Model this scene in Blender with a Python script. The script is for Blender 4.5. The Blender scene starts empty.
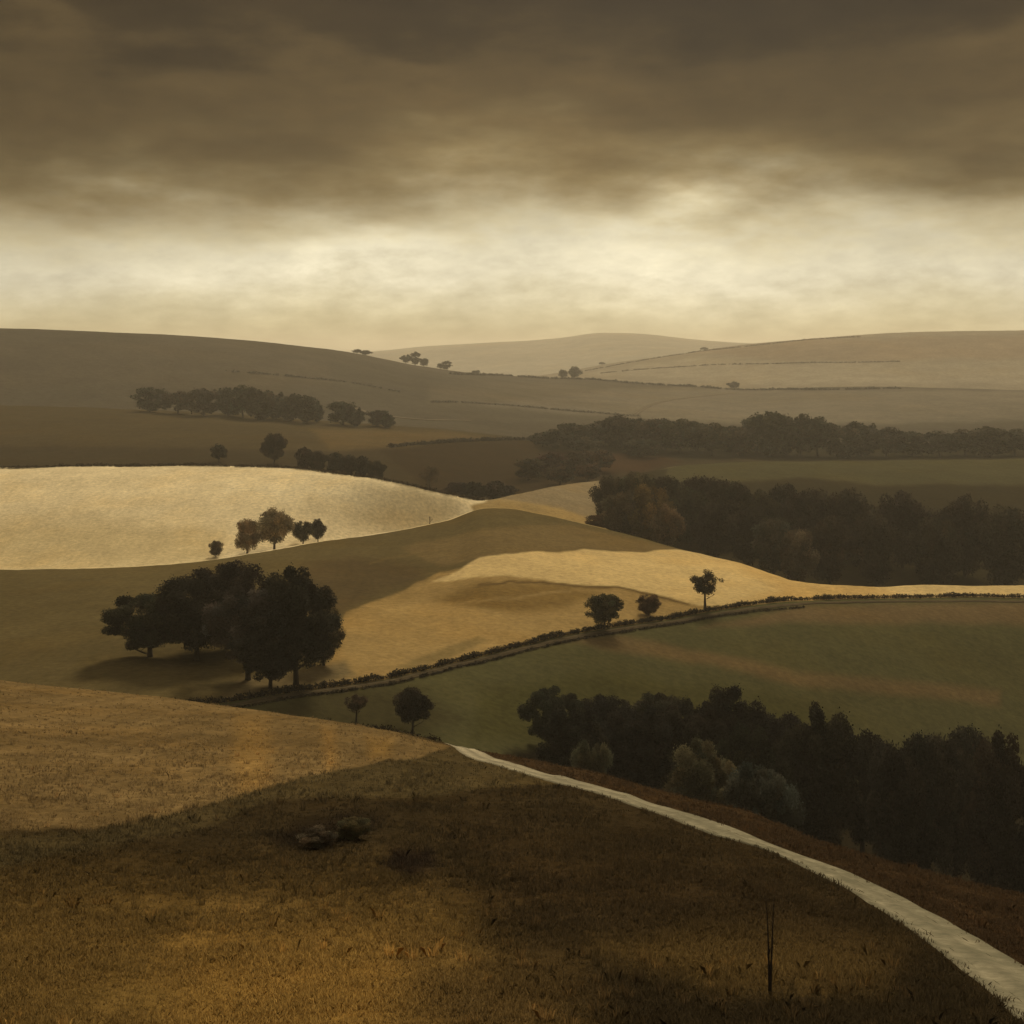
import bpy, math, random
import numpy as np
from mathutils import Vector, noise as mnoise

random.seed(7)
rng = np.random.default_rng(7)
S = bpy.context.scene
COL = S.collection
F = 1400.0          # focal length in pixels of a 1024 px wide frame
H0 = 350.0          # row of the horizontal through the eye
R = math.radians

# ------------------------------------------------------------------ helpers
def tag(o, label=None, cat=None, group=None, kind=None):
    if label: o['label'] = label
    if cat: o['category'] = cat
    if group: o['group'] = group
    if kind: o['kind'] = kind
    return o

def link(name, mesh, parent=None):
    o = bpy.data.objects.new(name, mesh)
    COL.objects.link(o)
    if parent: o.parent = parent
    return o

def np_mesh(name, verts, faces, mat=None, smooth=False, col=None):
    """faces: (n,k) int array, all with the same number of corners"""
    verts = np.asarray(verts, np.float32); faces = np.asarray(faces, np.int32)
    m = bpy.data.meshes.new(name)
    k = faces.shape[1]; n = len(faces)
    m.vertices.add(len(verts)); m.vertices.foreach_set('co', verts.ravel())
    m.loops.add(n * k); m.loops.foreach_set('vertex_index', faces.ravel())
    m.polygons.add(n); m.polygons.foreach_set('loop_start', np.arange(0, n * k, k, dtype=np.int32))
    m.update(calc_edges=True)
    if smooth: m.polygons.foreach_set('use_smooth', np.ones(n, bool))
    if col is not None:
        a = m.color_attributes.new('tint', 'FLOAT_COLOR', 'POINT')
        c = np.ones((len(verts), 4), np.float32); c[:, :3] = col
        a.data.foreach_set('color', c.ravel())
    if mat: m.materials.append(mat)
    m.validate()
    return m

def crv(pts):
    xs = np.array([p[0] for p in pts], float); ys = np.array([p[1] for p in pts], float)
    h = np.diff(xs); d = np.diff(ys) / h
    t = np.zeros(len(xs)); t[0] = d[0]; t[-1] = d[-1]
    t[1:-1] = (d[:-1] * h[1:] + d[1:] * h[:-1]) / (h[:-1] + h[1:])
    def f(x):
        x = np.asarray(x, float)
        i = np.clip(np.searchsorted(xs, x) - 1, 0, len(xs) - 2)
        hh = h[i]; u = (x - xs[i]) / hh
        lo = u < 0; hi = u > 1; uc = np.clip(u, 0, 1)
        y = ((2*uc**3 - 3*uc**2 + 1) * ys[i] + (uc**3 - 2*uc**2 + uc) * hh * t[i]
             + (-2*uc**3 + 3*uc**2) * ys[i+1] + (uc**3 - uc**2) * hh * t[i+1])
        return y
    return f

# ------------------------------------------------------------------ the lie of the land
ridgeA = crv([(-700,640),(-100,664),(0,679),(220,706),(350,723),(430,739),(450,744),(520,756),(620,774),(700,796),(760,814),(804,834),(900,866),(1024,898),(1124,915),(1724,930)])
ridgeA_Y = crv([(-700,165),(-100,160),(220,140),(450,105),(620,82),(804,62),(1024,52),(1124,50),(1724,46)])
val_z = crv([(-700,-46),(-100,-46),(220,-49),(412,-53),(620,-60),(804,-66),(1024,-70),(1724,-70)])
val_Y = crv([(-700,185),(-100,178),(220,165),(412,175),(620,190),(804,195),(1024,200),(1724,205)])
lane = crv([(-700,716),(-100,714),(100,710),(220,702),(300,691),(400,676),(480,657),(560,637),(650,622),(740,607),(804,601),(900,598),(1024,597),(1724,597)])
lane_Y = crv([(-700,196),(-100,186),(220,190),(400,215),(560,250),(804,300),(1024,330),(1724,330)])
crestC = crv([(-700,574),(-100,570),(100,566),(220,558),(270,549),(330,540),(400,530),(450,520),(480,509),(505,508),(540,514),(590,524),(640,537),(680,548),(740,563),(804,583),(850,588),(920,589),(1024,587),(1724,585)])
crestC_Y = crv([(-700,330),(-100,330),(220,330),(480,400),(590,390),(680,370),(804,340),(1024,360),(1724,360)])
crestD = crv([(-700,470),(-100,468),(100,464),(220,465),(280,467),(340,474),(400,484),(450,495),(485,501),(520,493),(555,485),(590,480),(640,472),(680,465),(720,462),(804,461),(1024,458),(1724,456)])
crestD_Y = crv([(-700,480),(-100,480),(220,470),(450,445),(520,470),(590,530),(680,620),(804,650),(1024,680),(1724,690)])
crestE = crv([(-700,404),(-100,405),(100,408),(220,413),(300,420),(380,425),(440,428),(500,434),(540,438),(600,440),(700,444),(804,445),(1024,444),(1724,440)])
crestE_Y = crv([(-700,850),(220,850),(500,820),(680,860),(804,880),(1724,900)])
crestF = crv([(-700,318),(-100,326),(100,332),(220,338),(300,346),(360,354),(420,366),(470,373),(540,378),(590,380),(640,384),(700,387),(740,390),(804,388),(900,387),(1024,390),(1724,392)])
crestF_Y = crv([(-700,1500),(220,1500),(420,1700),(540,1800),(804,1700),(1724,1700)])
crestG = crv([(-700,400),(220,392),(480,380),(520,377),(560,372),(620,362),(680,354),(720,348),(804,339),(900,333),(1024,330),(1724,322)])
crestG_Y = crv([(-700,2700),(1724,2600)])
crestH = crv([(-700,352),(-100,352),(360,353),(430,346),(500,342),(560,338),(600,333),(640,334),(700,340),(760,344),(1024,345),(1724,346)])
crestH_Y = crv([(-700,4800),(1724,5000)])

CORR = {}
KA, KB, KC, KD, KE, KF, KG, KH = 3, 6, 8, 10, 12, 14, 16, 18     # knot number of each layer's far edge
def knots(px):
    px = np.atleast_1d(np.asarray(px, float)); o = np.ones_like(px)
    Y = []; Z = []
    def add(y, z): Y.append(y * o); Z.append(z * o)
    def los(row, yc, y): return -(row - H0) / F * y
    def lined(row, px): return row(px) + (np.interp(px, *CORR[row]) if row in CORR else 0)
    def crest(row, yf):
        r = lined(row, px); y = yf(px); add(y, -(r - H0) / F * y); return r, y
    yr = ridgeA_Y(px); zr = -(lined(ridgeA, px) - H0) / F * yr
    add(2, -6.6); add(22, -11.3)
    ym = .5 * (22 + yr); add(ym, .5 * (zr - 11.3) + .012 * (yr - 22))
    add(yr, zr)
    yv = val_Y(px); yd = yr + .35 * (yv - yr)
    add(yd, los(ridgeA(px), yr, yd) - 5); add(yv, np.minimum(val_z(px), los(ridgeA(px), yr, yv) - .5 + 0*px))
    r, y1 = crest(lane, lane_Y)
    yc = crestC_Y(px); zc = -(crestC(px) - H0) / F * yc
    add(.5 * (y1 + yc), .5 * (Z[-1] + zc) + 1.5)
    r, y = crest(crestC, crestC_Y); add(y + 28, los(r, y, y + 28) - 3.0)
    r, y = crest(crestD, crestD_Y); add(y + 40, los(r, y, y + 40) - 2.5)
    r, y = crest(crestE, crestE_Y); add(y + 100, los(r, y, y + 100) - 6)
    r, y = crest(crestF, crestF_Y); add(y + 220, los(r, y, y + 220) - 14)
    r, y = crest(crestG, crestG_Y); add(y + 450, los(r, y, y + 450) - 35)
    r, y = crest(crestH, crestH_Y); add(y + 900, los(r, y, y + 900) - 70)
    add(12000, 0)
    return np.array(Y), np.array(Z)

def tangents(Y, Z):
    h = np.diff(Y, axis=0); d = np.diff(Z, axis=0) / h
    t = np.zeros_like(Z); t[0] = d[0]; t[-1] = d[-1]
    a, b = d[:-1], d[1:]; wa = 2*h[1:] + h[:-1]; wb = h[1:] + 2*h[:-1]
    same = a * b > 0
    t[1:-1] = np.where(same, (wa + wb) / (wa / np.where(same, a, 1) + wb / np.where(same, b, 1)), 0)
    return t

def herm(Y, Z, T, i, u):
    h = Y[i+1] - Y[i]
    return ((2*u**3 - 3*u**2 + 1) * Z[i] + (u**3 - 2*u**2 + u) * h * T[i]
            + (-2*u**3 + 3*u**2) * Z[i+1] + (u**3 - u**2) * h * T[i+1])

# nudge each crest knot until the rounded land's own skyline passes where it should
SAMP = np.arange(-700, 1741, 20.0)
for _ in range(3):
    Y_, Z_ = knots(SAMP); T_ = tangents(Y_, Z_)
    for rowf, k in ((ridgeA, 3), (crestC, 8), (crestD, 10), (crestE, 12), (crestF, 14), (crestG, 16), (crestH, 18)):
        best = np.full(len(SAMP), 1e9)
        for i in (k - 1, k):
            for u in np.linspace(0, 1, 60):
                if i == k - 1 and u < .5: continue
                y = Y_[i] + u * (Y_[i+1] - Y_[i]); best = np.minimum(best, H0 - F * herm(Y_, Z_, T_, i, u) / y)
        c = CORR.get(rowf, (SAMP, np.zeros(len(SAMP))))[1]
        CORR[rowf] = (SAMP, np.clip(c + .8 * (rowf(SAMP) - best), -25, 25))

def rough(x, y):
    """small natural unevenness of the land, in metres"""
    d = math.hypot(x, y)
    a = min(1.0, d / 60.0)
    s = mnoise.noise(Vector((x * .045, y * .045, 3.1))) * .35 * a
    s += mnoise.noise(Vector((x * .16, y * .16, 7.7))) * .12 * a
    s += mnoise.noise(Vector((x * .009, y * .009, 1.3))) * min(1.6, d * .0016)
    s += mnoise.noise(Vector((x * .6, y * .6, 5.5))) * .05
    return s

def ground_z(x, y):
    px = 512 + F * x / y
    Y, Z = knots(px); T = tangents(Y, Z); Yc = Y[:, 0]
    i = int(np.clip(np.searchsorted(Yc, y) - 1, 0, len(Yc) - 2))
    u = (y - Yc[i]) / (Yc[i+1] - Yc[i])
    return float(herm(Y, Z, T, i, u)[0]) + rough(x, y)

def find_Y(px, row, k0, k1):
    """distance at which the land between knots k0 and k1 shows at this row"""
    Y, Z = knots(px); T = tangents(Y, Z); best = Y[k0, 0]
    for i in range(k0, k1):
        for u in np.linspace(0, 1, 160):
            y = Y[i, 0] + u * (Y[i+1, 0] - Y[i, 0]); z = herm(Y, Z, T, i, u)[0]
            if H0 - F * z / y >= row: best = y
    return float(best)

# ------------------------------------------------------------------ materials
def mat_new(name):
    m = bpy.data.materials.new(name); m.use_nodes = True
    nt = m.node_tree; b = nt.nodes['Principled BSDF']
    return m, nt, b
def nd(nt, t, **kw):
    n = nt.nodes.new(t)
    for k, v in kw.items(): setattr(n, k, v)
    return n
def lk(nt, a, b): nt.links.new(a, b)
def noise_node(nt, vec, scale, detail=5, rough_=.55, sc=None):
    n = nd(nt, 'ShaderNodeTexNoise'); n.inputs['Scale'].default_value = scale
    n.inputs['Detail'].default_value = detail; n.inputs['Roughness'].default_value = rough_
    if sc:
        mp = nd(nt, 'ShaderNodeMapping'); mp.inputs['Scale'].default_value = sc
        lk(nt, vec, mp.inputs['Vector']); lk(nt, mp.outputs['Vector'], n.inputs['Vector'])
    else: lk(nt, vec, n.inputs['Vector'])
    return n.outputs['Fac']
def maprange(nt, v, a, b, c, d):
    n = nd(nt, 'ShaderNodeMapRange'); lk(nt, v, n.inputs['Value'])
    for k, x in zip(('From Min', 'From Max', 'To Min', 'To Max'), (a, b, c, d)): n.inputs[k].default_value = x
    return n.outputs['Result']
def mul(nt, a, b):
    n = nd(nt, 'ShaderNodeMath', operation='MULTIPLY'); lk(nt, a, n.inputs[0])
    if hasattr(b, 'is_linked'): lk(nt, b, n.inputs[1])
    else: n.inputs[1].default_value = b
    return n.outputs[0]
def mixf(nt, w, v):
    n = nd(nt, 'ShaderNodeMix', data_type='FLOAT'); lk(nt, w, n.inputs[0]); n.inputs[2].default_value = 1.0; lk(nt, v, n.inputs[3]); return n.outputs[0]
def scale_col(nt, c, f):
    n = nd(nt, 'ShaderNodeVectorMath', operation='SCALE'); lk(nt, c, n.inputs[0]); lk(nt, f, n.inputs['Scale'])
    return n.outputs[0]
def mixc(nt, fac, a, b, blend='MIX'):
    n = nd(nt, 'ShaderNodeMix', data_type='RGBA', blend_type=blend)
    if hasattr(fac, 'is_linked'): lk(nt, fac, n.inputs['Factor'])
    else: n.inputs['Factor'].default_value = fac
    for s, v in ((n.inputs[6], a), (n.inputs[7], b)):
        if hasattr(v, 'is_linked'): lk(nt, v, s)
        else: s.default_value = v
    return n.outputs[2]

def land_material(name, scales, amp, streak=None, bump=.5, bump_scale=1.0, ground_tone=1.0):
    """field colour (vertex tint) broken up by grass clumps, damp patches and drill rows"""
    m, nt, b = mat_new(name)
    at = nd(nt, 'ShaderNodeAttribute', attribute_name='tint')
    pos = nd(nt, 'ShaderNodeTexCoord').outputs['Object']
    col = at.outputs['Color']; fac = None
    for s, a in zip(scales, amp):
        f = maprange(nt, noise_node(nt, pos, s, 6, .62), .25, .75, 1 - a, 1 + a)
        fac = f if fac is None else mul(nt, fac, f)
    if streak:
        sx, sy, a = streak
        f = maprange(nt, noise_node(nt, pos, 1.0, 3, .5, (sx, sy, .02)), .3, .7, 1 - a, 1 + a)
        fac = mul(nt, fac, f)
    c = scale_col(nt, col, fac)
    # a second hue: dry straw / moss patches
    p = maprange(nt, noise_node(nt, pos, scales[0] * 1.7, 4, .6), .48, .72, 0, .45)
    hue = mixc(nt, p, c, mixc(nt, 1.0, c, (1.12, .98, .72, 1), 'MULTIPLY'))
    hue = mixc(nt, 1.0, hue, (ground_tone, ground_tone * .95, ground_tone * .85, 1), 'MULTIPLY')  # darkens and slightly warms the whole ground colour evenly
    lk(nt, hue, b.inputs['Base Color'])
    b.inputs['Roughness'].default_value = 1; b.inputs['Specular IOR Level'].default_value = 0
    bp = nd(nt, 'ShaderNodeBump'); bp.inputs['Strength'].default_value = bump; bp.inputs['Distance'].default_value = .35 * bump_scale
    lk(nt, noise_node(nt, pos, 1.6 / bump_scale, 7, .7), bp.inputs['Height']); lk(nt, bp.outputs['Normal'], b.inputs['Normal'])
    return m

M_near = land_material('near_grassland', (.055, .35, 2.6), (.30, .28, .35), (1.1, .05, .16), .7, .6, .70)
M_mid = land_material('field_soil_and_stubble', (.02, .12, .9), (.13, .14, .26), (.5, .03, .04), .35, 1.6)
M_far = land_material('distant_pasture', (.004, .03, .2), (.22, .20, .24), None, .6, 8)

def leaf_material():
    m, nt, b = mat_new('leaves')
    at = nd(nt, 'ShaderNodeAttribute', attribute_name='tint')
    oi = nd(nt, 'ShaderNodeObjectInfo')
    c = mixc(nt, 1.0, at.outputs['Color'], oi.outputs['Color'], 'MULTIPLY')
    lk(nt, c, b.inputs['Base Color'])
    b.inputs['Roughness'].default_value = .85; b.inputs['Specular IOR Level'].default_value = .03
    tr = nd(nt, 'ShaderNodeBsdfTranslucent'); lk(nt, c, tr.inputs['Color'])
    mx = nd(nt, 'ShaderNodeMixShader'); mx.inputs['Fac'].default_value = .22
    lk(nt, b.outputs[0], mx.inputs[1]); lk(nt, tr.outputs[0], mx.inputs[2])
    lk(nt, mx.outputs[0], nt.nodes['Material Output'].inputs['Surface'])
    return m
M_leaf = leaf_material()

def bark_material():
    m, nt, b = mat_new('bark')
    pos = nd(nt, 'ShaderNodeTexCoord').outputs['Object']
    f = noise_node(nt, pos, 1.0, 6, .65, (9, 9, 1.6))
    c = mixc(nt, maprange(nt, f, .3, .7, 0, 1), (.018, .013, .009, 1), (.075, .056, .040, 1))
    lk(nt, c, b.inputs['Base Color']); b.inputs['Roughness'].default_value = .95; b.inputs['Specular IOR Level'].default_value = .1
    bp = nd(nt, 'ShaderNodeBump'); bp.inputs['Strength'].default_value = .8; bp.inputs['Distance'].default_value = .05
    lk(nt, f, bp.inputs['Height']); lk(nt, bp.outputs['Normal'], b.inputs['Normal'])
    return m
M_bark = bark_material()

def track_material(name, a, c, sc, near=None):
    m, nt, b = mat_new(name)
    pos = nd(nt, 'ShaderNodeTexCoord').outputs['Object']
    f = maprange(nt, noise_node(nt, pos, sc, 7, .65), .32, .68, 0, 1)
    col = mixc(nt, f, a, c)
    g = maprange(nt, noise_node(nt, pos, sc * 9, 3, .6), .35, .65, .86, 1.1)
    ta = nd(nt, 'ShaderNodeAttribute', attribute_name='tint')
    col = mixc(nt, 1.0, col, ta.outputs['Color'], 'MULTIPLY')
    if near:      # mixed towards grey-green in the nearer stretch
        sy = nd(nt, 'ShaderNodeSeparateXYZ'); lk(nt, pos, sy.inputs[0])
        k = mul(nt, maprange(nt, sy.outputs['Y'], 50, 92, .85, 0), maprange(nt, noise_node(nt, pos, 1.3, 5, .6), .35, .6, .55, 1))
        col = mixc(nt, k, col, near)
    lk(nt, scale_col(nt, col, g), b.inputs['Base Color']); b.inputs['Roughness'].default_value = .9
    b.inputs['Specular IOR Level'].default_value = 0
    bp = nd(nt, 'ShaderNodeBump'); bp.inputs['Strength'].default_value = .6; bp.inputs['Distance'].default_value = .04
    lk(nt, noise_node(nt, pos, sc * 12, 5, .7), bp.inputs['Height']); lk(nt, bp.outputs['Normal'], b.inputs['Normal'])
    return m
M_road = track_material('chalk_road', (.24, .21, .138, 1), (.42, .365, .24, 1), .5, (.135, .125, .080, 1))
M_path = track_material('earth_path', (.055, .042, .024, 1), (.095, .072, .040, 1), .25)
M_pale = track_material('pale_track', (.12, .095, .06, 1), (.17, .135, .085, 1), .05)

# ------------------------------------------------------------------ field colours (crop, soil, turf; far hills with haze painted in)
def inside_sd(P, poly):
    """signed distance in pixels, positive inside"""
    poly = np.asarray(poly, float); n = len(poly)
    ins = np.zeros(len(P), bool); dmin = np.full(len(P), 1e9)
    x, y = P[:, 0], P[:, 1]
    for i in range(n):
        a = poly[i]; b = poly[(i+1) % n]
        ab = b - a; t = np.clip(((P - a) @ ab) / max(ab @ ab, 1e-9), 0, 1)
        dmin = np.minimum(dmin, np.hypot(x - a[0] - t*ab[0], y - a[1] - t*ab[1]))
        c = (a[1] > y) != (b[1] > y)
        with np.errstate(divide='ignore', invalid='ignore'):
            xi = a[0] + (y - a[1]) * (b[0] - a[0]) / (b[1] - a[1])
        ins ^= c & (x < xi)
    return np.where(ins, dmin, -dmin)

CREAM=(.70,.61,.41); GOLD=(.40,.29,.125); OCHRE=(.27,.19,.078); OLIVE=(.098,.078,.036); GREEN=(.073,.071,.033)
BROWN=(.042,.033,.019); DARK=(.052,.038,.019); RUST=(.060,.038,.022); STRAW=(.20,.135,.048); TAN=(.215,.175,.11)
FIELDS = {
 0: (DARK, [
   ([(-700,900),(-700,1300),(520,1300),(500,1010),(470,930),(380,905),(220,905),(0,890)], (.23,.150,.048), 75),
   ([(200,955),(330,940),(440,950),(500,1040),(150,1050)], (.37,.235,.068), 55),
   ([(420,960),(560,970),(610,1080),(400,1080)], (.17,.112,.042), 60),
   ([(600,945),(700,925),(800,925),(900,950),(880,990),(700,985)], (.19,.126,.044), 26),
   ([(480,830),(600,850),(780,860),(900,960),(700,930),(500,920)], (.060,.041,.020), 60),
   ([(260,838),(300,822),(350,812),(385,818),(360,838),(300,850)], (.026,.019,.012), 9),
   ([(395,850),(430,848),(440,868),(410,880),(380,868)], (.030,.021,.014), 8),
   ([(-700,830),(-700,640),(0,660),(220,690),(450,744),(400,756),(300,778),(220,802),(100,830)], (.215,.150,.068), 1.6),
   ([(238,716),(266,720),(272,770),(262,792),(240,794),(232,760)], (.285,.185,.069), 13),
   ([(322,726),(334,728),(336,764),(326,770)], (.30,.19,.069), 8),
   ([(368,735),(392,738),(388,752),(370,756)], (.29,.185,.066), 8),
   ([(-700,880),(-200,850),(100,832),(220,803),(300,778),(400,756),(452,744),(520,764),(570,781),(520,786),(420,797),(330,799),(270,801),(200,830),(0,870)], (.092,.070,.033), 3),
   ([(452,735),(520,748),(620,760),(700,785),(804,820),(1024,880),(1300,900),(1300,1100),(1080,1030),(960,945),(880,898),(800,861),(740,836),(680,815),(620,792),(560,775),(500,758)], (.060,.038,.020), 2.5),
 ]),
 1: (GREEN, [
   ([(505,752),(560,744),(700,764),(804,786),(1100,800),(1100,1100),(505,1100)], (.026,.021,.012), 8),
   ([(560,640),(620,635),(700,650),(800,672),(1000,690),(1000,705),(800,685),(700,662),(620,652)], (.120,.088,.044), 5),
   ([(700,628),(804,606),(1100,600),(1100,625),(804,622)], (.120,.088,.046), 5),
   ([(330,680),(420,690),(460,720),(400,745),(250,720)], (.046,.041,.019), 16),
   ([(480,690),(600,672),(760,690),(860,720),(800,740),(600,745),(470,740)], (.058,.056,.021), 12),
 ]),
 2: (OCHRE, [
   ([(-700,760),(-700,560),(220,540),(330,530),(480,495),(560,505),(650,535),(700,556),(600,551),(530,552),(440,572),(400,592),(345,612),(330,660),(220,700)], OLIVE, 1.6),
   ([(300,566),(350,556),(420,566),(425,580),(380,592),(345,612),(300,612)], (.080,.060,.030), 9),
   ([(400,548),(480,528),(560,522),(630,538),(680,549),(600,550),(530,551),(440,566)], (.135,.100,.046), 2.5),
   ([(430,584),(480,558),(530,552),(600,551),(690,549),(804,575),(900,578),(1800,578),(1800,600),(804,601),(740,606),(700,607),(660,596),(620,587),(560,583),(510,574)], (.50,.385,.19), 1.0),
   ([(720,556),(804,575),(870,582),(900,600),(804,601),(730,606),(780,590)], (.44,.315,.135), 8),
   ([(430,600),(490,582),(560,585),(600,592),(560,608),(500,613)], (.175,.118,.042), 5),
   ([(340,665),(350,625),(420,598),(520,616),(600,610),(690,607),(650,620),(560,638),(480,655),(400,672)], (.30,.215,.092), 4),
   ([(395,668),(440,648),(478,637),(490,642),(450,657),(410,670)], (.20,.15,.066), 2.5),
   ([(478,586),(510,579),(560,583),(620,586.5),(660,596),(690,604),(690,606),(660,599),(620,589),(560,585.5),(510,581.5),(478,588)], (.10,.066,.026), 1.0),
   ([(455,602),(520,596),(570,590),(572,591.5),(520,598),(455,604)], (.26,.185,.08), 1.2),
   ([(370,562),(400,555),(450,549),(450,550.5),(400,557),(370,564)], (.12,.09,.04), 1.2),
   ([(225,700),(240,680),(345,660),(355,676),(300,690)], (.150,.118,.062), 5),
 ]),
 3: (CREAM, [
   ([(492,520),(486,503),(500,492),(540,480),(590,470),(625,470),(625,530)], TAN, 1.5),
   ([(600,600),(600,474),(640,465),(1800,440),(1800,760),(600,760)], (.030,.025,.013), 5),  # darker ground beneath the wood
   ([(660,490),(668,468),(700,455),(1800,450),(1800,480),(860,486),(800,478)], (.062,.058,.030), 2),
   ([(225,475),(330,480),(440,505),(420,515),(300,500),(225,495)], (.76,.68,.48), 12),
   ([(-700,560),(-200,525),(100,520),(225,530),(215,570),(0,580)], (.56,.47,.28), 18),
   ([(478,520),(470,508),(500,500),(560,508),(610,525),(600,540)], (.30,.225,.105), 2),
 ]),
 4: (BROWN, [
   ([(-700,440),(-700,395),(220,405),(380,418),(500,428),(530,436),(500,441),(400,446),(340,450),(220,447)], (.062,.048,.025), 2),
   ([(310,430),(440,432),(490,437),(390,446),(330,447)], (.098,.070,.032), 4),
   ([(380,450),(510,438),(600,440),(680,455),(600,480),(500,495),(430,490)], (.034,.024,.013), 2),
   ([(540,446),(620,446),(680,462),(640,472),(560,470)], (.046,.026,.014), 5),
   ([(535,436),(1300,432),(1300,455),(804,459),(690,460),(600,452),(540,450)], (.022,.019,.011), 3),  # darker strip of ground below the long wood
 ]),
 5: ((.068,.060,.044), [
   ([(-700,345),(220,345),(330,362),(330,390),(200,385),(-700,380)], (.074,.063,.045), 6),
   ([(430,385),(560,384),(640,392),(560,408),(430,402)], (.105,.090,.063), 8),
   ([(610,389),(804,390),(1300,392),(1300,418),(804,425),(660,420),(470,405),(560,397)], (.135,.120,.092), 3),  # slope paled in its colour in place of thicker haze
 ]),
 6: ((.20,.175,.13), [  # greyer, paler albedo stands in for distance haze
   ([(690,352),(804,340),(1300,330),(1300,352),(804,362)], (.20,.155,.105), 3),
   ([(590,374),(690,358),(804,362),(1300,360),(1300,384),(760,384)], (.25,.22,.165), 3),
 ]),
 7: ((.26,.24,.19), []),  # haze painted into the colour of the farthest hills
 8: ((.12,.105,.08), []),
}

# ------------------------------------------------------------------ ground sheets
COLS = np.concatenate([np.arange(-700, -60, 20), np.arange(-60, 1084, 2.0), np.arange(1084, 1740, 20)])
KY, KZ = knots(COLS); KT = tangents(KY, KZ)
SUB = {0:8, 1:70, 2:90, 3:20, 4:26, 5:70, 6:46, 7:46, 8:14, 9:60, 10:14, 11:40, 12:12, 13:46, 14:8, 15:30, 16:6, 17:20, 18:4, 19:12}
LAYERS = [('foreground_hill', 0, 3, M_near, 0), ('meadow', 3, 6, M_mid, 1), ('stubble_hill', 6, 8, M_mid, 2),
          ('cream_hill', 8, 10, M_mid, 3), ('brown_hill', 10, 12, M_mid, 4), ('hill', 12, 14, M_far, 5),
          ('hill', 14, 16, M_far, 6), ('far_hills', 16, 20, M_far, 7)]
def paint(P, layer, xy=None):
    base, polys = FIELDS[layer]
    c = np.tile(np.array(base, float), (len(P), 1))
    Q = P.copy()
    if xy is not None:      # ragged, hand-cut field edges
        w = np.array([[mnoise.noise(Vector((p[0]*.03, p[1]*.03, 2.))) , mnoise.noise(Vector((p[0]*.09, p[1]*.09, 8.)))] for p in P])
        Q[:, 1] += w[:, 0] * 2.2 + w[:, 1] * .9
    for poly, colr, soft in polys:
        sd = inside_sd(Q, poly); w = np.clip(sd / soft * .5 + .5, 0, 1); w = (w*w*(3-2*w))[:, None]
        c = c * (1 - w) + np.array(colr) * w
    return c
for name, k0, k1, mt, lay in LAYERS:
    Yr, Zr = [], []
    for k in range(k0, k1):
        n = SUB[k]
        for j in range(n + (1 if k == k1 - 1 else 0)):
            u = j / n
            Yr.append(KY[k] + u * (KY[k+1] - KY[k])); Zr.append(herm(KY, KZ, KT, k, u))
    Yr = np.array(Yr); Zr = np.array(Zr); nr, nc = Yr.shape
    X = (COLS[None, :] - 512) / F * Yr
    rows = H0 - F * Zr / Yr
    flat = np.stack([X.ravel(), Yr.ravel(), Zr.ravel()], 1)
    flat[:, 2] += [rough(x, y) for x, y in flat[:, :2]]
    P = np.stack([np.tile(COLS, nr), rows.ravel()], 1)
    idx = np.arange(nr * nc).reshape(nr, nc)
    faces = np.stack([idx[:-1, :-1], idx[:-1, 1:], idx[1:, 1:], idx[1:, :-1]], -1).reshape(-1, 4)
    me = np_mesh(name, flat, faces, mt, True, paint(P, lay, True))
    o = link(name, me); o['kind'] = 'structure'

# ------------------------------------------------------------------ ribbons: the chalk road and earth paths
def ribbon(name, pts, k0, k1, half, lift, mat, step=1.0, over=None):
    """a track on the land through points given as (bearing px, row)"""
    xy = []
    for px, row in pts:
        y = find_Y(px, row, k0, k1); xy.append(((px - 512) / F * y, y))
    if over: xy = over + xy
    cx = crv([(i, p[0]) for i, p in enumerate(xy)]); cy = crv([(i, p[1]) for i, p in enumerate(xy)])
    t = np.linspace(0, len(xy) - 1, 600); P = np.stack([cx(t), cy(t)], 1)
    s = np.concatenate([[0], np.cumsum(np.hypot(*np.diff(P, axis=0).T))])
    n = max(8, int(s[-1] / step)); tt = np.interp(np.linspace(0, s[-1], n), s, t); P = np.stack([cx(tt), cy(tt)], 1)
    d = np.gradient(P, axis=0); d /= np.hypot(d[:, 0], d[:, 1])[:, None]; nrm = np.stack([-d[:, 1], d[:, 0]], 1)
    V = []; across = [-1, -.9, -.45, 0, .45, .9, 1]
    for i, (p, q) in enumerate(zip(P, nrm)):
        wob = 1 + .10 * mnoise.noise(Vector((i * .13 * step, half, 4.)))
        for a in across:
            x, y = p + q * a * half * wob
            V.append((x, y, ground_z(x, y) + (lift if abs(a) < 1 else -.25) - (.05 if abs(abs(a) - .45) < .01 else 0)))
    w = len(across); idx = np.arange(n * w).reshape(n, w)
    fs = np.stack([idx[:-1, :-1], idx[:-1, 1:], idx[1:, 1:], idx[1:, :-1]], -1).reshape(-1, 4)
    wc = np.array([.8, .85, 1.08, .66, 1.08, .85, .8])
    tint = np.array([[wc[j] + .12 * mnoise.noise(Vector((i * step * .4, j * 3.7, 2.)))] * 3 for i in range(n) for j in range(w)])
    o = link(name, np_mesh(name, V, fs, mat, True, tint)); o['kind'] = 'structure'
    return P
ROAD = ribbon('road', [(452,747),(480,753.5),(520,765.5),(560,778),(620,796.5),(680,818),(740,840),(804,863.5),(850,885),(900,910),(960,945),(1030,992),(1080,1030)], 1, 3, .92, .05, M_road, .6)
ribbon('path', [(120,713),(220,705.5),(300,694),(400,679),(480,660),(560,640.5),(650,625),(740,610),(804,604),(900,601),(1030,600)], 5, 6, .75, .10, M_path, 1.5)
ribbon('path', [(584,379),(612,381.5),(650,384),(692,387)], 14, 16, 7.0, .8, M_pale, 12)
ribbon('path', [(634,414),(655,404),(690,397),(735,393)], 12, 14, 3.0, .5, M_pale, 12)
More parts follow.
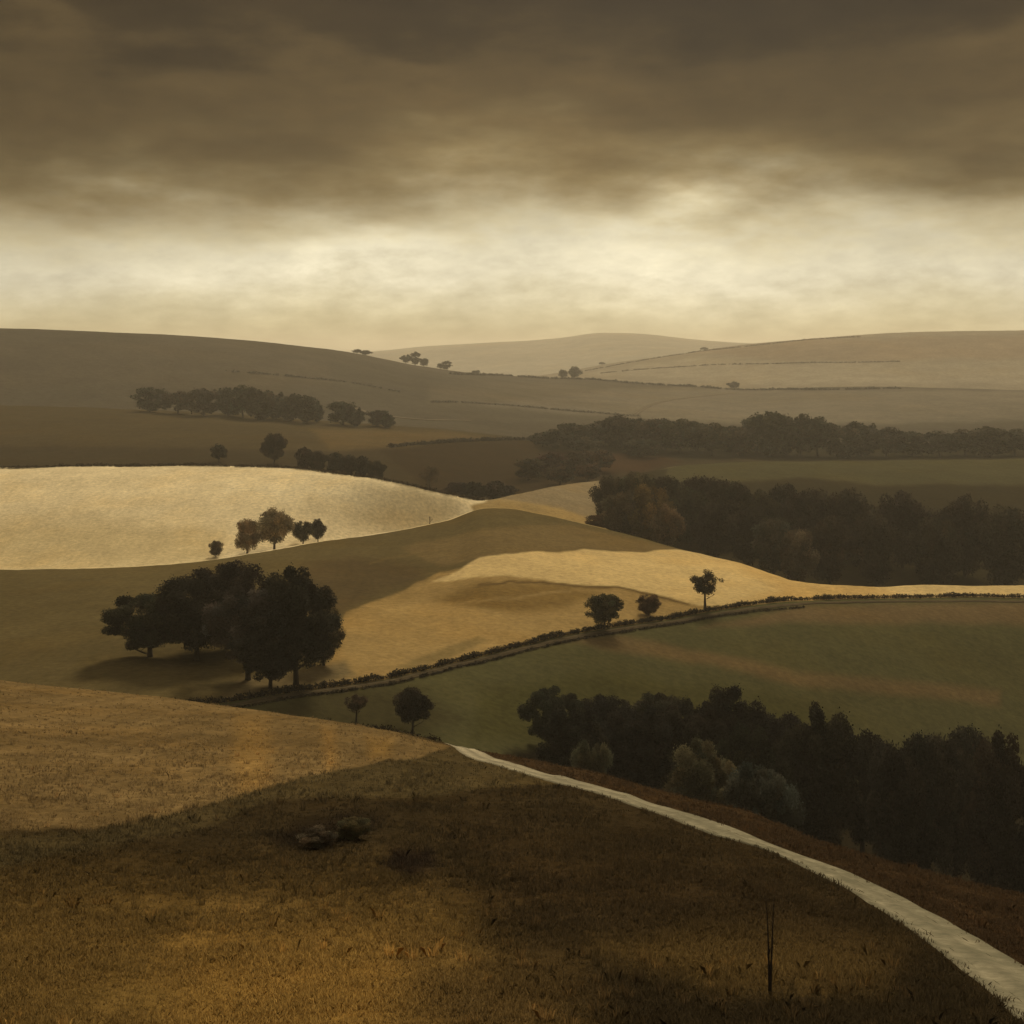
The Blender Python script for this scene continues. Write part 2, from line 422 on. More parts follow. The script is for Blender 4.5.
ribbon('path', [(340,400),(370,412),(420,420),(470,421)], 12, 14, 2.5, .5, M_pale, 10)

# ------------------------------------------------------------------ trees
def tube(V, Fc, pts, rad, sides=7):
    base = len(V); n = len(pts)
    for i in range(n):
        d = (pts[min(i+1, n-1)] - pts[max(i-1, 0)]).normalized()
        a = d.orthogonal().normalized(); b = d.cross(a)
        for k in range(sides):
            an = 2 * math.pi * k / sides
            V.append(tuple(pts[i] + (a * math.cos(an) + b * math.sin(an)) * rad[i]))
    for i in range(n - 1):
        for k in range(sides):
            k2 = (k + 1) % sides
            Fc.append((base+i*sides+k, base+i*sides+k2, base+(i+1)*sides+k2, base+(i+1)*sides+k))

def branch_pts(r, p0, d, L, n, wob, up):
    pts = [p0]; d = d.normalized()
    for i in range(n):
        d = (d + Vector((r.uniform(-wob, wob), r.uniform(-wob, wob), r.uniform(-wob, wob) + up))).normalized()
        pts.append(pts[-1] + d * (L / n))
    return pts

def skeleton(seed, h=10.0, trunk_h=2.6, r0=.30, spread=4.0, limbs=7, subs=4, twigs=0, forks=1):
    """trunk with limbs; returns mesh and limb tips"""
    r = random.Random(seed); V = []; Fc = []; tips = []
    for f in range(forks):
        lean = Vector((r.uniform(-.05, .05) + (f - (forks-1)/2) * (.9 if forks > 1 else 0), r.uniform(-.05, .05), 1))
        tp = branch_pts(r, Vector((0, 0, -.6)), lean, h * .80, 9, .06, .02)
        rad = [r0 * (1.35 if i == 0 else 1) * (1 - .92 * (i / 9) ** .9) / forks ** .5 for i in range(10)]
        tube(V, Fc, tp, rad, 9)
        for j in range(limbs):
            t = trunk_h / h + (.95 - trunk_h / h) * (j + r.random() * .6) / limbs
            k = min(8, max(1, int(t / .8 * 9))); p0 = tp[k]
            an = j * 2.4 + r.random() * .8 + seed
            L = spread * (1.05 - .55 * abs(t - .45)) * r.uniform(.8, 1.1) * (1 - .45 * max(0, t - .5))
            bp = branch_pts(r, p0, Vector((math.cos(an), math.sin(an), r.uniform(.25, .8))), L, 5, .16, .05)
            br = rad[k] * .55
            tube(V, Fc, bp, [br * (1 - .85 * i / 5) for i in range(6)], 6); tips.append(bp[-1])
            for q in range(subs):
                kk = r.choice([2, 3, 4]); a2 = r.random() * 6.28
                sp = branch_pts(r, bp[kk], Vector((math.cos(a2), math.sin(a2), r.uniform(-.1, .9))), L * r.uniform(.35, .55), 4, .2, .06)
                tube(V, Fc, sp, [br * .4 * (1 - .85 * i / 4) for i in range(5)], 5); tips.append(sp[-1])
                for w in range(twigs):
                    wp = branch_pts(r, sp[r.choice([1, 2, 3])], Vector((r.uniform(-1, 1), r.uniform(-1, 1), r.uniform(0, 1))), L * .25, 3, .25, .05)
                    tube(V, Fc, wp, [br * .16, br * .12, br * .08, br * .03], 4)
    return V, Fc, tips

def leaves(seed, clumps, n_leaf, size, flat=1.0):
    """leaf-sized faces gathered in clumps; clumps: list of (centre, radius)"""
    g = np.random.default_rng(seed)
    C = np.array([c for c, _ in clumps]); Rr = np.array([q for _, q in clumps])
    w = Rr ** 2.2; w /= w.sum()
    ci = g.choice(len(C), n_leaf, p=w)
    d = g.normal(size=(n_leaf, 3)); d /= np.linalg.norm(d, axis=1)[:, None]
    rr = Rr[ci] * (g.random(n_leaf) ** .38) * (1 + .22 * np.abs(g.normal(size=n_leaf)) * (g.random(n_leaf) < .25))
    P = C[ci] + d * rr[:, None] * np.array([1, 1, flat])
    a = g.normal(size=(n_leaf, 3)) + d * .6; a /= np.linalg.norm(a, axis=1)[:, None]
    b = np.cross(a, g.normal(size=(n_leaf, 3))); b /= np.linalg.norm(b, axis=1)[:, None]
    L = size * g.uniform(.6, 1.35, n_leaf)[:, None]; W = L * g.uniform(.45, .8, n_leaf)[:, None]
    V = np.stack([P - a*L*.5, P + b*W*.5 + a*L*.05, P + a*L*.55, P - b*W*.5 + a*L*.05], 1).reshape(-1, 3)
    cl = g.uniform(.5, 1.6, len(C))[ci] * g.uniform(.75, 1.3, n_leaf)
    hue = g.normal(0, .07, len(C))[ci]
    col = np.stack([cl * (1 + hue), cl, cl * (1 - .6 * hue)], 1)
    return V, np.arange(n_leaf * 4).reshape(-1, 4), np.repeat(col, 4, 0)

def crown_clumps(seed, tips, cz, rx, rz, n, cr):
    """clumps over an uneven egg-shaped crown plus the limb tips"""
    r = random.Random(seed * 13 + 1); out = []
    lob = [(r.uniform(0, 6.28), r.uniform(-.5, .9), r.uniform(.86, 1.2)) for _ in range(7)]
    for i in range(n):
        z = r.uniform(-1, 1); an = r.uniform(0, 6.28); s = math.sqrt(1 - z*z)
        m = 1.0
        for la, lz, lm in lob:
            w = max(0, math.cos(an - la)) * max(0, 1 - abs(z - lz)); m += (lm - 1) * w
        q = min((r.random() ** .35) * min(m, 1.15), 1.02)
        if z > .6: q = min(q, .93)
        if z < -.3: q *= .86
        out.append(((math.cos(an)*s*rx*q, math.sin(an)*s*rx*q, cz + z*rz*q), cr * r.uniform(.55, 1.25)))
    for t in tips:
        inn = (t[0]**2 + t[1]**2) / rx**2 + (t[2] - cz)**2 / rz**2
        if inn < .85 and r.random() < .6: out.append((tuple(t), cr * r.uniform(.4, .8)))
    return out

PROTO = {}
def proto(kind, seed, skel, crown):
    V, Fc, tips = skeleton(seed, **skel)
    tm = np_mesh(kind + '_trunk', V, Fc, M_bark, True)
    cm = None
    if crown:
        cl = crown_clumps(seed, tips, crown['cz'], crown['rx'], crown['rz'], crown['n'], crown['cr'])
        LV, LF, LC = leaves(seed, cl, crown['leaf'], crown['size'])
        cm = np_mesh(kind + '_crown', LV, LF, M_leaf, False, LC)
    PROTO.setdefault(kind, []).append((tm, cm))
# every prototype is 10 m high with a crown about 9 m wide
for s in (1, 2, 3, 4):
    proto('big', s, dict(trunk_h=2.2, spread=3.6, limbs=8), dict(cz=5.6, rx=3.9, rz=3.9, n=72, cr=.84, leaf=48000, size=.19))
for s in (11, 12, 13):
    proto('mid', s, dict(trunk_h=2.0, spread=3.6, limbs=8), dict(cz=5.5, rx=3.9, rz=3.9, n=60, cr=1.1, leaf=16000, size=.34))
for s in (21, 22):
    proto('loose', s, dict(trunk_h=3.0, spread=3.5, limbs=7, subs=5, twigs=2, r0=.34), dict(cz=6.3, rx=3.5, rz=3.1, n=46, cr=.85, leaf=9500, size=.24))
for s in (31, 32, 33):
    proto('bushy', s, dict(trunk_h=.8, spread=3.4, limbs=9, r0=.26), dict(cz=4.9, rx=3.9, rz=4.6, n=70, cr=1.1, leaf=20000, size=.30))
for s in (41, 42, 43):
    proto('far', s, dict(trunk_h=1.6, spread=3.4, limbs=5, subs=2), dict(cz=5.3, rx=3.9, rz=4.2, n=36, cr=1.25, leaf=2600, size=.75))
for s in (81, 82, 83, 84):
    proto('dome', s, dict(trunk_h=1.6, spread=3.5, limbs=9), dict(cz=5.1, rx=3.8, rz=4.35, n=84, cr=.82, leaf=56000, size=.19))
for s in (91, 92, 93):
    proto('farmass', s, dict(trunk_h=1.0, spread=3.4, limbs=5, subs=2), dict(cz=4.9, rx=3.9, rz=4.7, n=44, cr=1.2, leaf=4200, size=.62))
proto('round', 101, dict(trunk_h=2.2, spread=3.5, limbs=9), dict(cz=5.9, rx=3.9, rz=3.7, n=90, cr=.95, leaf=26000, size=.26))
proto('bare', 51, dict(trunk_h=4.5, spread=3.6, limbs=7, subs=4, twigs=3, r0=.85), None)
proto('twin', 61, dict(trunk_h=3.5, spread=2.6, limbs=5, subs=1, twigs=1, r0=1.6, forks=2), None)
proto('veil', 71, dict(trunk_h=2.4, spread=3.6, limbs=9, subs=6, twigs=3, r0=.26), dict(cz=5.8, rx=3.7, rz=3.7, n=60, cr=.8, leaf=5200, size=.20))

DKL=(.034,.029,.018); BRN=(.085,.060,.030); OLV=(.062,.055,.028); BLK=(.025,.021,.015)
def tree(px, Y, top, width, kind, col, label, group=None, name='broadleaf_tree', cat='tree', base_row=None, sink=0.0):
    x = (px - 512) / F * Y; z = ground_z(x, Y) - sink
    ztop = -(top - H0) / F * Y
    h = max(ztop - z, .6); w = width / F * Y
    r = random.Random(int(px * 7 + Y * 3))
    tm, cm = r.choice(PROTO[kind])
    e = bpy.data.objects.new(name, None); COL.objects.link(e)
    e.empty_display_size = .5
    e.location = (x, Y, z); e.rotation_euler = (0, 0, r.uniform(0, 6.28)); e.scale = (w / 8.6, w / 8.6, h / 9.9)
    tag(e, label, cat, group)
    t = link('trunk', tm, e)
    if cm:
        c = link('crown', cm, e); c.color = (*[v * r.uniform(.88, 1.12) for v in col], 1)
    return e
def tree_on(px, row, k0, k1, *a, **k):
    return tree(px, find_Y(px, row, k0, k1), *a, **k)

ORD = ['leftmost','second','third','fourth','fifth','sixth','seventh','eighth','ninth','tenth','eleventh','twelfth','thirteenth',
       'fourteenth','fifteenth','sixteenth','seventeenth','eighteenth','nineteenth','twentieth','twenty-first','twenty-second',
       'twenty-third','twenty-fourth','twenty-fifth','twenty-sixth','twenty-seventh','twenty-eighth','twenty-ninth','thirtieth']

# --- dark clump on the left, at the near foot of the stubble hill
g = 'tall dark trees of the left clump'
tree(228, 222, 554, 96, 'dome', BLK, 'tall black tree at the back of the left clump, its top the highest', g)
tree(248, 203, 584, 92, 'big', (.075,.064,.044), 'greyer full round tree in the middle of the left clump above the lane', g)
tree(296, 203, 564, 94, 'dome', BLK, 'big black round tree at the right end of the left clump', g)
tree(270, 199, 622, 70, 'dome', BLK, 'shorter dark tree between the two big crowns of the left clump', g)
tree(324, 216, 606, 42, 'bushy', (.052,.046,.028), 'small olive tree leaning out of the right side of the left clump', g)
tree(196, 214, 572, 96, 'dome', BLK, 'tall black tree just left of the middle of the left clump', g)
tree(150, 216, 588, 92, 'dome', DKL, 'dark rounded tree at the far left end of the left clump', g)
# --- two trees in the meadow by the near ridge
tree_on(356, 722, 5, 6, 693, 30, 'loose', (.075,.055,.032), 'thin see-through small tree in the green meadow beside a fuller one')
tree_on(412, 733, 5, 6, 688, 42, 'round', DKL, 'small dense dark tree in the green meadow behind the near ridge')
# --- black wood on the right behind the near ridge
g = 'trees of the black wood behind the road'
W = [(553,200,686,66,'dome',DKL),(575,172,702,78,'dome',BLK),(606,204,692,76,'dome',DKL),(634,178,700,80,'dome',BLK),(662,206,690,76,'dome',DKL),
     (690,180,696,80,'dome',BLK),(729,196,684,84,'dome',DKL),(748,166,720,80,'dome',BLK),(784,200,706,84,'dome',BLK),
     (818,180,700,94,'dome',BLK),(862,196,718,86,'dome',DKL),(906,178,722,92,'dome',BLK),(955,196,716,92,'dome',DKL),(1005,180,728,92,'dome',BLK)]
for i, (px, Y, top, w, kd, c) in enumerate(W):
    c = [c, (.030,.023,.015), (.018,.016,.012), (.027,.023,.016)][i % 4]
    tree(px, Y, top, w, kd, c, '%s dark tree from the left in the black wood behind the chalk road' % ORD[i] if i else 'leftmost dark tree of the black wood behind the chalk road', g)
g = 'paler bushes along the front of the black wood'
tree(592, 160, 733, 44, 'dome', (.10,.08,.048), 'small pale olive bush at the front left of the black wood', g, 'bush', 'bush')
tree(702, 150, 737, 84, 'dome', (.115,.090,.056), 'large pale brown bush in front of the black wood', g, 'bush', 'bush')
tree(762, 142, 757, 76, 'dome', (.075,.070,.056), 'grey bush in front of the black wood, nearest the road', g, 'bush', 'bush')
# --- three trees along the lane on the stubble hill
tree_on(604, 629, 5, 8, 591, 40, 'mid', (.075,.066,.034), 'olive bushy tree at the lane, largest of the pair below the pale gold field')
tree_on(649, 615, 6, 8, 594, 27, 'bushy', BRN, 'small round olive bush on the ochre field between two lane trees', name='bush', cat='bush')
tree_on(705, 608, 6, 8, 569, 42, 'loose', (.040,.032,.018), 'dark lollipop tree with open branches standing against the pale gold field')
# --- group on the cream field
g = 'trees on the cream field'
tree_on(247, 553, 9, 10, 518, 28, 'bushy', (.20,.155,.082), 'leftmost brown bushy tree of the group on the cream field', g)
tree_on(274, 551, 9, 10, 504, 44, 'mid', (.22,.172,.090), 'tallest pale brown tree of the group on the cream field', g)
tree_on(303, 545, 9, 10, 520, 22, 'mid', (.052,.050,.034), 'left one of two small dark round trees on the cream field', g)
tree_on(318, 543, 9, 10, 518, 18, 'mid', (.040,.040,.030), 'right one of two small dark round trees on the cream field', g)
tree_on(430, 530, 9, 10, 513, 9, 'bare', BRN, 'tiny leafless tree alone at the lower edge of the cream field', name='bare_tree')
tree_on(216, 556, 9, 10, 540, 16, 'bushy', (.09,.075,.045), 'small tan bush left of the tree group on the cream field', None, 'bush', 'bush')
# --- dark trees beyond the cream field's crest
g = 'dark trees behind the crest of the cream field'
tree_on(274, 463, 11, 12, 432, 27, 'mid', DKL, 'lone upright dark tree behind the crest of the cream field', g)
tree_on(219, 461, 11, 12, 443, 18, 'far', DKL, 'small dark tree at the left behind the crest of the cream field', g)
for i, (px, row, top, w) in enumerate([(304,470,447,20),(318,472,449,22),(334,474,452,20),(349,476,453,20),(362,478,455,20),(377,481,459,20)]):
    tree_on(px, row, 11, 12, top, w, 'bushy' if i % 2 else 'farmass', DKL if i % 2 else (.038,.030,.019), '%s dark bushy tree from the left in the clump touching the cream crest' % ORD[i] if i else 'leftmost dark bushy tree of the clump touching the cream crest', g)
tree_on(430, 489, 11, 12, 464, 24, 'veil', (.070,.052,.032), 'thin brownish tree right of the clump behind the cream crest', g)
for i, (px, row, top, w) in enumerate([(458,494,482,20),(474,498,481,22),(495,499,481,22),(508,496,485,16)]):
    tree_on(px, row + 2, 11, 12, top, w * 1.3, 'farmass', BLK, '%s black bush from the left where cream and tan fields meet' % ORD[i] if i else 'leftmost black bush where cream and tan fields meet', 'black bushes where the fields meet', 'bush', 'bush')
# --- tree row on the brown hill's crest (left)
g = 'trees on the crest of the brown hill'
for i, (px, top, w) in enumerate([(150,388,26),(178,392,24),(204,389,24),(228,388,24),(243,386,22),(258,388,24),(274,391,22),(291,394,22),(307,396,20),(316,403,12),(343,402,24),(355,407,14),(378,411,20),(388,415,11)]):
    Y = float(crestE_Y(px)) - 18 - (i % 3) * 9
    tree(px, Y, top - 1, w * 1.45, 'farmass', (.042,.040,.027), '%s dark tree from the left in the row along the brown hill crest' % ORD[i] if i else 'leftmost dark tree of the row along the brown hill crest', g)
# --- wood on the right behind the stubble hill
g = 'trees of the wood behind the stubble hill'
W = [(596,402,514,22,'bushy',BRN),(608,440,472,38,'bushy',DKL),(622,412,490,46,'bushy',(.110,.080,.042)),(636,440,470,44,'bushy',(.085,.070,.036)),(650,410,484,46,'bushy',(.125,.085,.042)),
     (667,404,500,38,'mid',(.17,.13,.07)),(664,446,474,44,'bushy',DKL),(690,425,484,52,'bushy',DKL),(702,450,474,52,'bushy',BLK),(716,405,500,48,'bushy',BLK),
     (730,445,478,52,'bushy',DKL),(748,400,506,48,'bushy',BLK),(760,440,486,50,'bushy',DKL),(774,388,516,44,'bushy',(.090,.080,.048)),(784,445,482,50,'bushy',BLK),
     (798,380,528,40,'bushy',(.11,.095,.060)),(808,430,488,54,'bushy',BLK),(830,392,512,50,'bushy',DKL),(848,430,484,60,'bushy',BLK),(876,396,510,52,'bushy',DKL),
     (902,425,486,64,'bushy',BLK),(932,400,512,54,'bushy',DKL),(965,420,490,66,'bushy',BLK),(1005,405,500,66,'bushy',DKL)]
for i, (px, Y, top, w, kd, c) in enumerate(sorted(W)):
    tree(px, Y, top, w, kd, c, '%s tree from the left in the wood behind the stubble hill' % ORD[i] if i else 'small bush-like tree at the left end of the wood behind the stubble hill', g)
# --- long wood band beyond it
g = 'trees of the long distant wood'
W = [(543,760,433,16),(556,740,430,20),(572,770,424,24),(584,730,438,20),(590,800,426,22),(604,790,420,22),(618,770,416,24),(632,800,419,24),(640,735,440,24),(648,775,420,24),
     (664,790,419,24),(680,770,420,24),(696,795,422,24),(712,760,424,24),(728,800,427,24),(742,770,428,22),(756,795,418,24),(770,770,412,28),(786,790,417,24),(800,770,415,24),
     (818,785,418,26),(840,770,424,26),(862,790,422,26),(886,775,428,26),(912,790,432,26),(940,780,432,26),(965,790,430,26),(990,775,427,28),(1015,790,430,28)]
for i, (px, Y, top, w) in enumerate(sorted(W)):
    tree(px, Y, top - 1, w * 1.75, 'farmass', (.040,.037,.024) if i % 3 else (.050,.040,.026), '%s tree from the left in the long dark wood far beyond the tan field' % ORD[i] if i else 'leftmost tree of the long dark wood far beyond the tan field', g)
g = 'russet bushes below the long wood'
for i, (px, row, top, w) in enumerate([(528,478,458,24),(550,474,452,24),(574,472,452,24),(600,470,450,24),(560,484,466,22),(588,480,464,20)]):
    tree_on(px, row, 11, 12, top, w * 1.4, 'farmass', (.062,.044,.027), '%s russet bush from the left on the dark slope below the long wood' % ORD[i] if i else 'leftmost russet bush on the dark slope below the long wood', g, 'bush', 'bush')
# --- small trees on the far skyline
g = 'small trees on the skyline of the far hills'
def crest_tree(px, cr, cY, top, w, label, col=(.045,.040,.028)):
    tree(px, float(cY(px)) - 12, top, w, 'far', col, label, g)
crest_tree(357, crestF, crestF_Y, 349, 10, 'left one of two low trees on the left skyline')
crest_tree(366, crestF, crestF_Y, 350, 12, 'right one of two low trees on the left skyline')
crest_tree(406, crestF, crestF_Y, 354, 12, 'left tree of the tallest skyline clump')
crest_tree(415, crestF, crestF_Y, 352, 14, 'middle and tallest tree of the tallest skyline clump')
crest_tree(424, crestF, crestF_Y, 358, 10, 'right tree of the tallest skyline clump')
crest_tree(441, crestF, crestF_Y, 363, 9, 'low bush-like tree left of a rounder one below the skyline clump')
crest_tree(447, crestF, crestF_Y, 361, 11, 'rounder skyline tree right of the tallest clump')
crest_tree(476, crestF, crestF_Y, 370, 9, 'small low tree on the dark crest right of the skyline clump')
crest_tree(563, crestF, crestF_Y, 369, 10, 'left tree of the pair where the two far hills meet')
crest_tree(575, crestF, crestF_Y, 366, 13, 'right round tree of the pair where the two far hills meet')
crest_tree(602, crestG, crestG_Y, 362, 7, 'tiny tree on the far right hill, lowest on its crest')
crest_tree(704, crestG, crestG_Y, 347, 9, 'tiny flat-topped tree halfway up the crest of the far right hill')
crest_tree(734, crestF, crestF_Y, 381, 14, 'round lone tree on the middle crest below the far right hill')
# --- foreground
tree_on(352, 838, 0, 3, 818, 40, 'bushy', (.115,.084,.044), 'low dark shrub on the brown near hill, right one of two', None, 'shrub', 'shrub')
tree_on(318, 845, 0, 3, 830, 40, 'bushy', (.095,.070,.038), 'lower spreading dark shrub on the brown near hill, left one of two', None, 'shrub', 'shrub')
tree(770, 27.0, 855, 13, 'twin', DKL, 'thin dark leafless sapling with two upright stems in the foreground grass', name='sapling', cat='sapling')

# ------------------------------------------------------------------ hedges
def hedge(pts, k0, k1, h, w, per_m, size, col, label, cat='hedge', off=0.0, name='hedge', n_max=26000, gaps=.25):
    xy = []
    for px, row in pts:
        y = find_Y(px, row, k0, k1); xy.append(((px - 512) / F * y, y + off))
    cx = crv([(i, p[0]) for i, p in enumerate(xy)]); cy = crv([(i, p[1]) for i, p in enumerate(xy)])
    t = np.linspace(0, len(xy) - 1, 800); s = np.concatenate([[0], np.cumsum(np.hypot(np.diff(cx(t)), np.diff(cy(t))))])
    L = s[-1]; step = max(h * .32, .25); n = int(L / step)
    tt = np.interp(np.linspace(0, L, n), s, t); clumps = []
    for i, q in enumerate(tt):
        x, y = float(cx(q)), float(cy(q))
        a = .5 + .5 * mnoise.noise(Vector((x * .35 / max(h, .5), y * .35 / max(h, .5), 9)))
        if a < gaps: continue
        hh = h * (.4 + .75 * a) * random.uniform(.75, 1.3)
        gz = ground_z(x, y)
        clumps.append(((x + random.uniform(-w, w) * .2, y + random.uniform(-w, w) * .3, gz + hh * .42), hh * .55))
    x0, y0 = float(cx(tt[0])), float(cy(tt[0])); o0 = np.array([x0, y0, ground_z(x0, y0)])
    cl = [((c[0]-o0[0], c[1]-o0[1], c[2]-o0[2]), q) for c, q in clumps]
    V, Fc, Cc = leaves(int(L * 10), cl, min(n_max, int(L * per_m)), size)
    o = link(name, np_mesh(name, V, Fc, M_leaf, False, Cc)); o.location = o0; o.color = (*col, 1)
    tag(o, label, cat)
hedge([(100,708),(220,701),(300,690),(400,675),(480,656),(560,636),(650,621),(740,606),(804,600),(920,597),(1030,596)], 6, 8, 1.0, .8, 110, .30, (.036,.028,.018), 'dark low hedge along the far side of the winding lane', gaps=.12)
hedge([(100,716),(220,708.5),(300,697),(400,682),(480,663),(560,643.5),(650,628),(740,613),(804,607)], 5, 6, .5, .6, 60, .26, (.050,.040,.024), 'thin low hedge along the near side of the winding lane', gaps=.2)
hedge([(150,699),(220,707.5),(300,717.5),(350,724),(400,733.5),(440,742.5)], 1, 3, .75, .8, 150, .14, (.034,.025,.016), 'dark low hedge along the top edge of the near golden field')
hedge([(0,467),(120,465),(220,466),(280,468),(340,475),(400,485),(450,496),(484,502)], 9, 10, 1.1, 1, 60, .4, (.040,.030,.018), 'thin dark hedge along the top of the cream field')
hedge([(450,374),(500,376),(545,379),(600,381),(650,385),(700,388),(760,391),(830,390),(900,389)], 13, 14, 3, 3, 14, 1.6, (.055,.046,.032), 'long thin hedge along the middle far crest', gaps=.3)
hedge([(585,371),(640,361),(690,353),(740,347),(800,341),(860,337)], 15, 16, 2.6, 3, 8, 1.6, (.12,.098,.068), 'faint hedge along the crest of the far right hill', gaps=.3)
hedge([(430,403),(480,404),(540,408),(590,412),(640,416)], 13, 14, 2.2, 2, 14, 1.0, (.085,.074,.055), 'thin hedge slanting across the lower slope of the middle hill', gaps=.3)
hedge([(225,372),(290,377),(350,383),(400,392)], 13, 14, 2.2, 2, 14, 1.0, (.085,.074,.055), 'thin hedge crossing the dark hill on the left above the tree row', gaps=.35)
hedge([(600,374),(660,368),(720,365),(804,363),(900,362)], 15, 16, 2.4, 3, 8, 1.6, (.15,.125,.09), 'faint hedge halfway up the far right hill', gaps=.35)
hedge([(390,447),(450,443),(510,439),(545,438)], 11, 12, 2.2, 2, 26, .8, (.040,.032,.020), 'dark hedge along the top of the dark brown field')

# ------------------------------------------------------------------ rough grass of the near hill
def grass():
    n = 120000
    px = rng.uniform(-60, 1084, int(n * 2.6)); u = rng.random(int(n * 2.6))
    yr = ridgeA_Y(px); Y = 1 / (1 / 21.0 + u ** 1.0 * (1 / yr - 1 / 21.0)) 
    keep = rng.random(int(n * 2.6)) < np.clip(30 / Y, .05, 1); px, Y = px[keep][:n], Y[keep][:n]
    KY_, KZ_ = knots(px); KT_ = tangents(KY_, KZ_)
    z = np.zeros_like(Y)
    for k in range(0, 4):
        m = (Y >= KY_[k]) & (Y <= KY_[k+1]); uu = (Y - KY_[k]) / (KY_[k+1] - KY_[k])
        z = np.where(m, herm(KY_, KZ_, KT_, k, uu), z)
    rows = H0 - F * z / Y; P = np.stack([px, rows], 1)
    x = (px - 512) / F * Y
    dd = np.full(len(x), 1e9)
    for q in ROAD[::2]: dd = np.minimum(dd, np.hypot(x - q[0], Y - q[1]))
    ok = (dd > .80 + rng.random(len(x)) * .45); px, Y, z, P = px[ok], Y[ok], z[ok], P[ok]
    x = (px - 512) / F * Y
    cl = np.array([.5 + .5 * mnoise.noise(Vector((a * .35, b * .35, 6.))) for a, b in zip(x, Y)])
    ok = rng.random(len(x)) < np.clip(cl * 1.2 + .1, .35, 1); x, Y, z, P, cl = x[ok], Y[ok], z[ok], P[ok], cl[ok]
    z = z + np.array([rough(a, b) for a, b in zip(x, Y)])
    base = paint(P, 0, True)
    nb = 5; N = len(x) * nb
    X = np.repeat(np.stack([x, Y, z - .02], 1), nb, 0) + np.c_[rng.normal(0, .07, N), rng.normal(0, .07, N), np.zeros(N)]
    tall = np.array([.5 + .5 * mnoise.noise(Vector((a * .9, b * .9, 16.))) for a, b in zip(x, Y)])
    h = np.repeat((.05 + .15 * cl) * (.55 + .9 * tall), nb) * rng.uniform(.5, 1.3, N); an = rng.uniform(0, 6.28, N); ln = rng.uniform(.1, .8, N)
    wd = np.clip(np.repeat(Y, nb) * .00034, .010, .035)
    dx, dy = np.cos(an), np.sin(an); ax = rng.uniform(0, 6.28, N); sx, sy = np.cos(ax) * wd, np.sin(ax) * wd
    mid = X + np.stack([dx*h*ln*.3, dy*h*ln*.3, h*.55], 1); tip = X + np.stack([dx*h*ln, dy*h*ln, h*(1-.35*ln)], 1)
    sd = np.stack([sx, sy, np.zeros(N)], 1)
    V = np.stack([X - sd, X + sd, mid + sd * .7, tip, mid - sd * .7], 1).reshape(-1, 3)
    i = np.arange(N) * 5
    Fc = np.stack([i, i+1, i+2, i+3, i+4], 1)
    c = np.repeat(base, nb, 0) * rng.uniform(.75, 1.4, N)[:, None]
    m, nt, b = mat_new('grass_blades')
    at = nd(nt, 'ShaderNodeAttribute', attribute_name='tint'); lk(nt, at.outputs['Color'], b.inputs['Base Color'])
    b.inputs['Roughness'].default_value = .92; b.inputs['Specular IOR Level'].default_value = .03
    tr = nd(nt, 'ShaderNodeBsdfTranslucent'); lk(nt, at.outputs['Color'], tr.inputs['Color'])
    mx = nd(nt, 'ShaderNodeMixShader'); mx.inputs['Fac'].default_value = .45
    lk(nt, b.outputs[0], mx.inputs[1]); lk(nt, tr.outputs[0], mx.inputs[2]); lk(nt, mx.outputs[0], nt.nodes['Material Output'].inputs['Surface'])
    o = link('grass', np_mesh('grass', V, Fc, m, False, np.repeat(c, 5, 0)))
    tag(o, 'rough brown and straw grass covering the near hillside', 'grass', None, 'stuff')
grass()

def tussocks():
    """taller bents and docks standing out of the near turf"""
    n = 1500; V = []; C = []
    for _ in range(n):
        u = random.random(); y = 1 / (1/21.5 + u * (1/80 - 1/21.5)); px = random.uniform(-60, 1084); x = (px - 512) / F * y
        if mnoise.noise(Vector((x * .12, y * .12, 44))) < -.08: continue
        if np.min(np.hypot(ROAD[:, 0] - x, ROAD[:, 1] - y)) < 1.25 or y > float(ridgeA_Y(px)): continue
        z = ground_z(x, y); row = H0 - F * z / y
        base = paint(np.array([[px, row]]), 0)[0]; dry = random.random() < .4
        hh = random.uniform(.16, .36); k = random.uniform(.8, 1.15)
        for b in range(random.randint(14, 30)):
            a = random.uniform(0, 6.28); l = random.uniform(.1, .75); h = hh * random.uniform(.55, 1.1); q = random.uniform(0, .12)
            bx_, by_ = x + math.cos(a) * q, y + math.sin(a) * q; wv = random.uniform(.004, .009); ax = random.uniform(0, 6.28)
            sx, sy = math.cos(ax) * wv, math.sin(ax) * wv; mx_, my_ = bx_ + math.cos(a) * h * l * .35, by_ + math.sin(a) * h * l * .35
            V += [(bx_-sx, by_-sy, z-.03), (bx_+sx, by_+sy, z-.03), (mx_+sx*.8, my_+sy*.8, z+h*.6), (bx_+math.cos(a)*h*l, by_+math.sin(a)*h*l, z+h*(1-.4*l)), (mx_-sx*.8, my_-sy*.8, z+h*.6)]
            t = k * random.uniform(.7, 1.3) * (1.45 if dry else .95); C += [tuple(base * t * (1.1, 1, .9) if dry else base * t)] * 5
    Fc = np.arange(len(V)).reshape(-1, 5)
    o = link('tussock_grass', np_mesh('tussock_grass', V, Fc, bpy.data.materials['grass_blades'], False, np.array(C)))
    tag(o, 'taller tufts of dry grass standing out of the near hillside turf', 'grass', None, 'stuff')
tussocks()

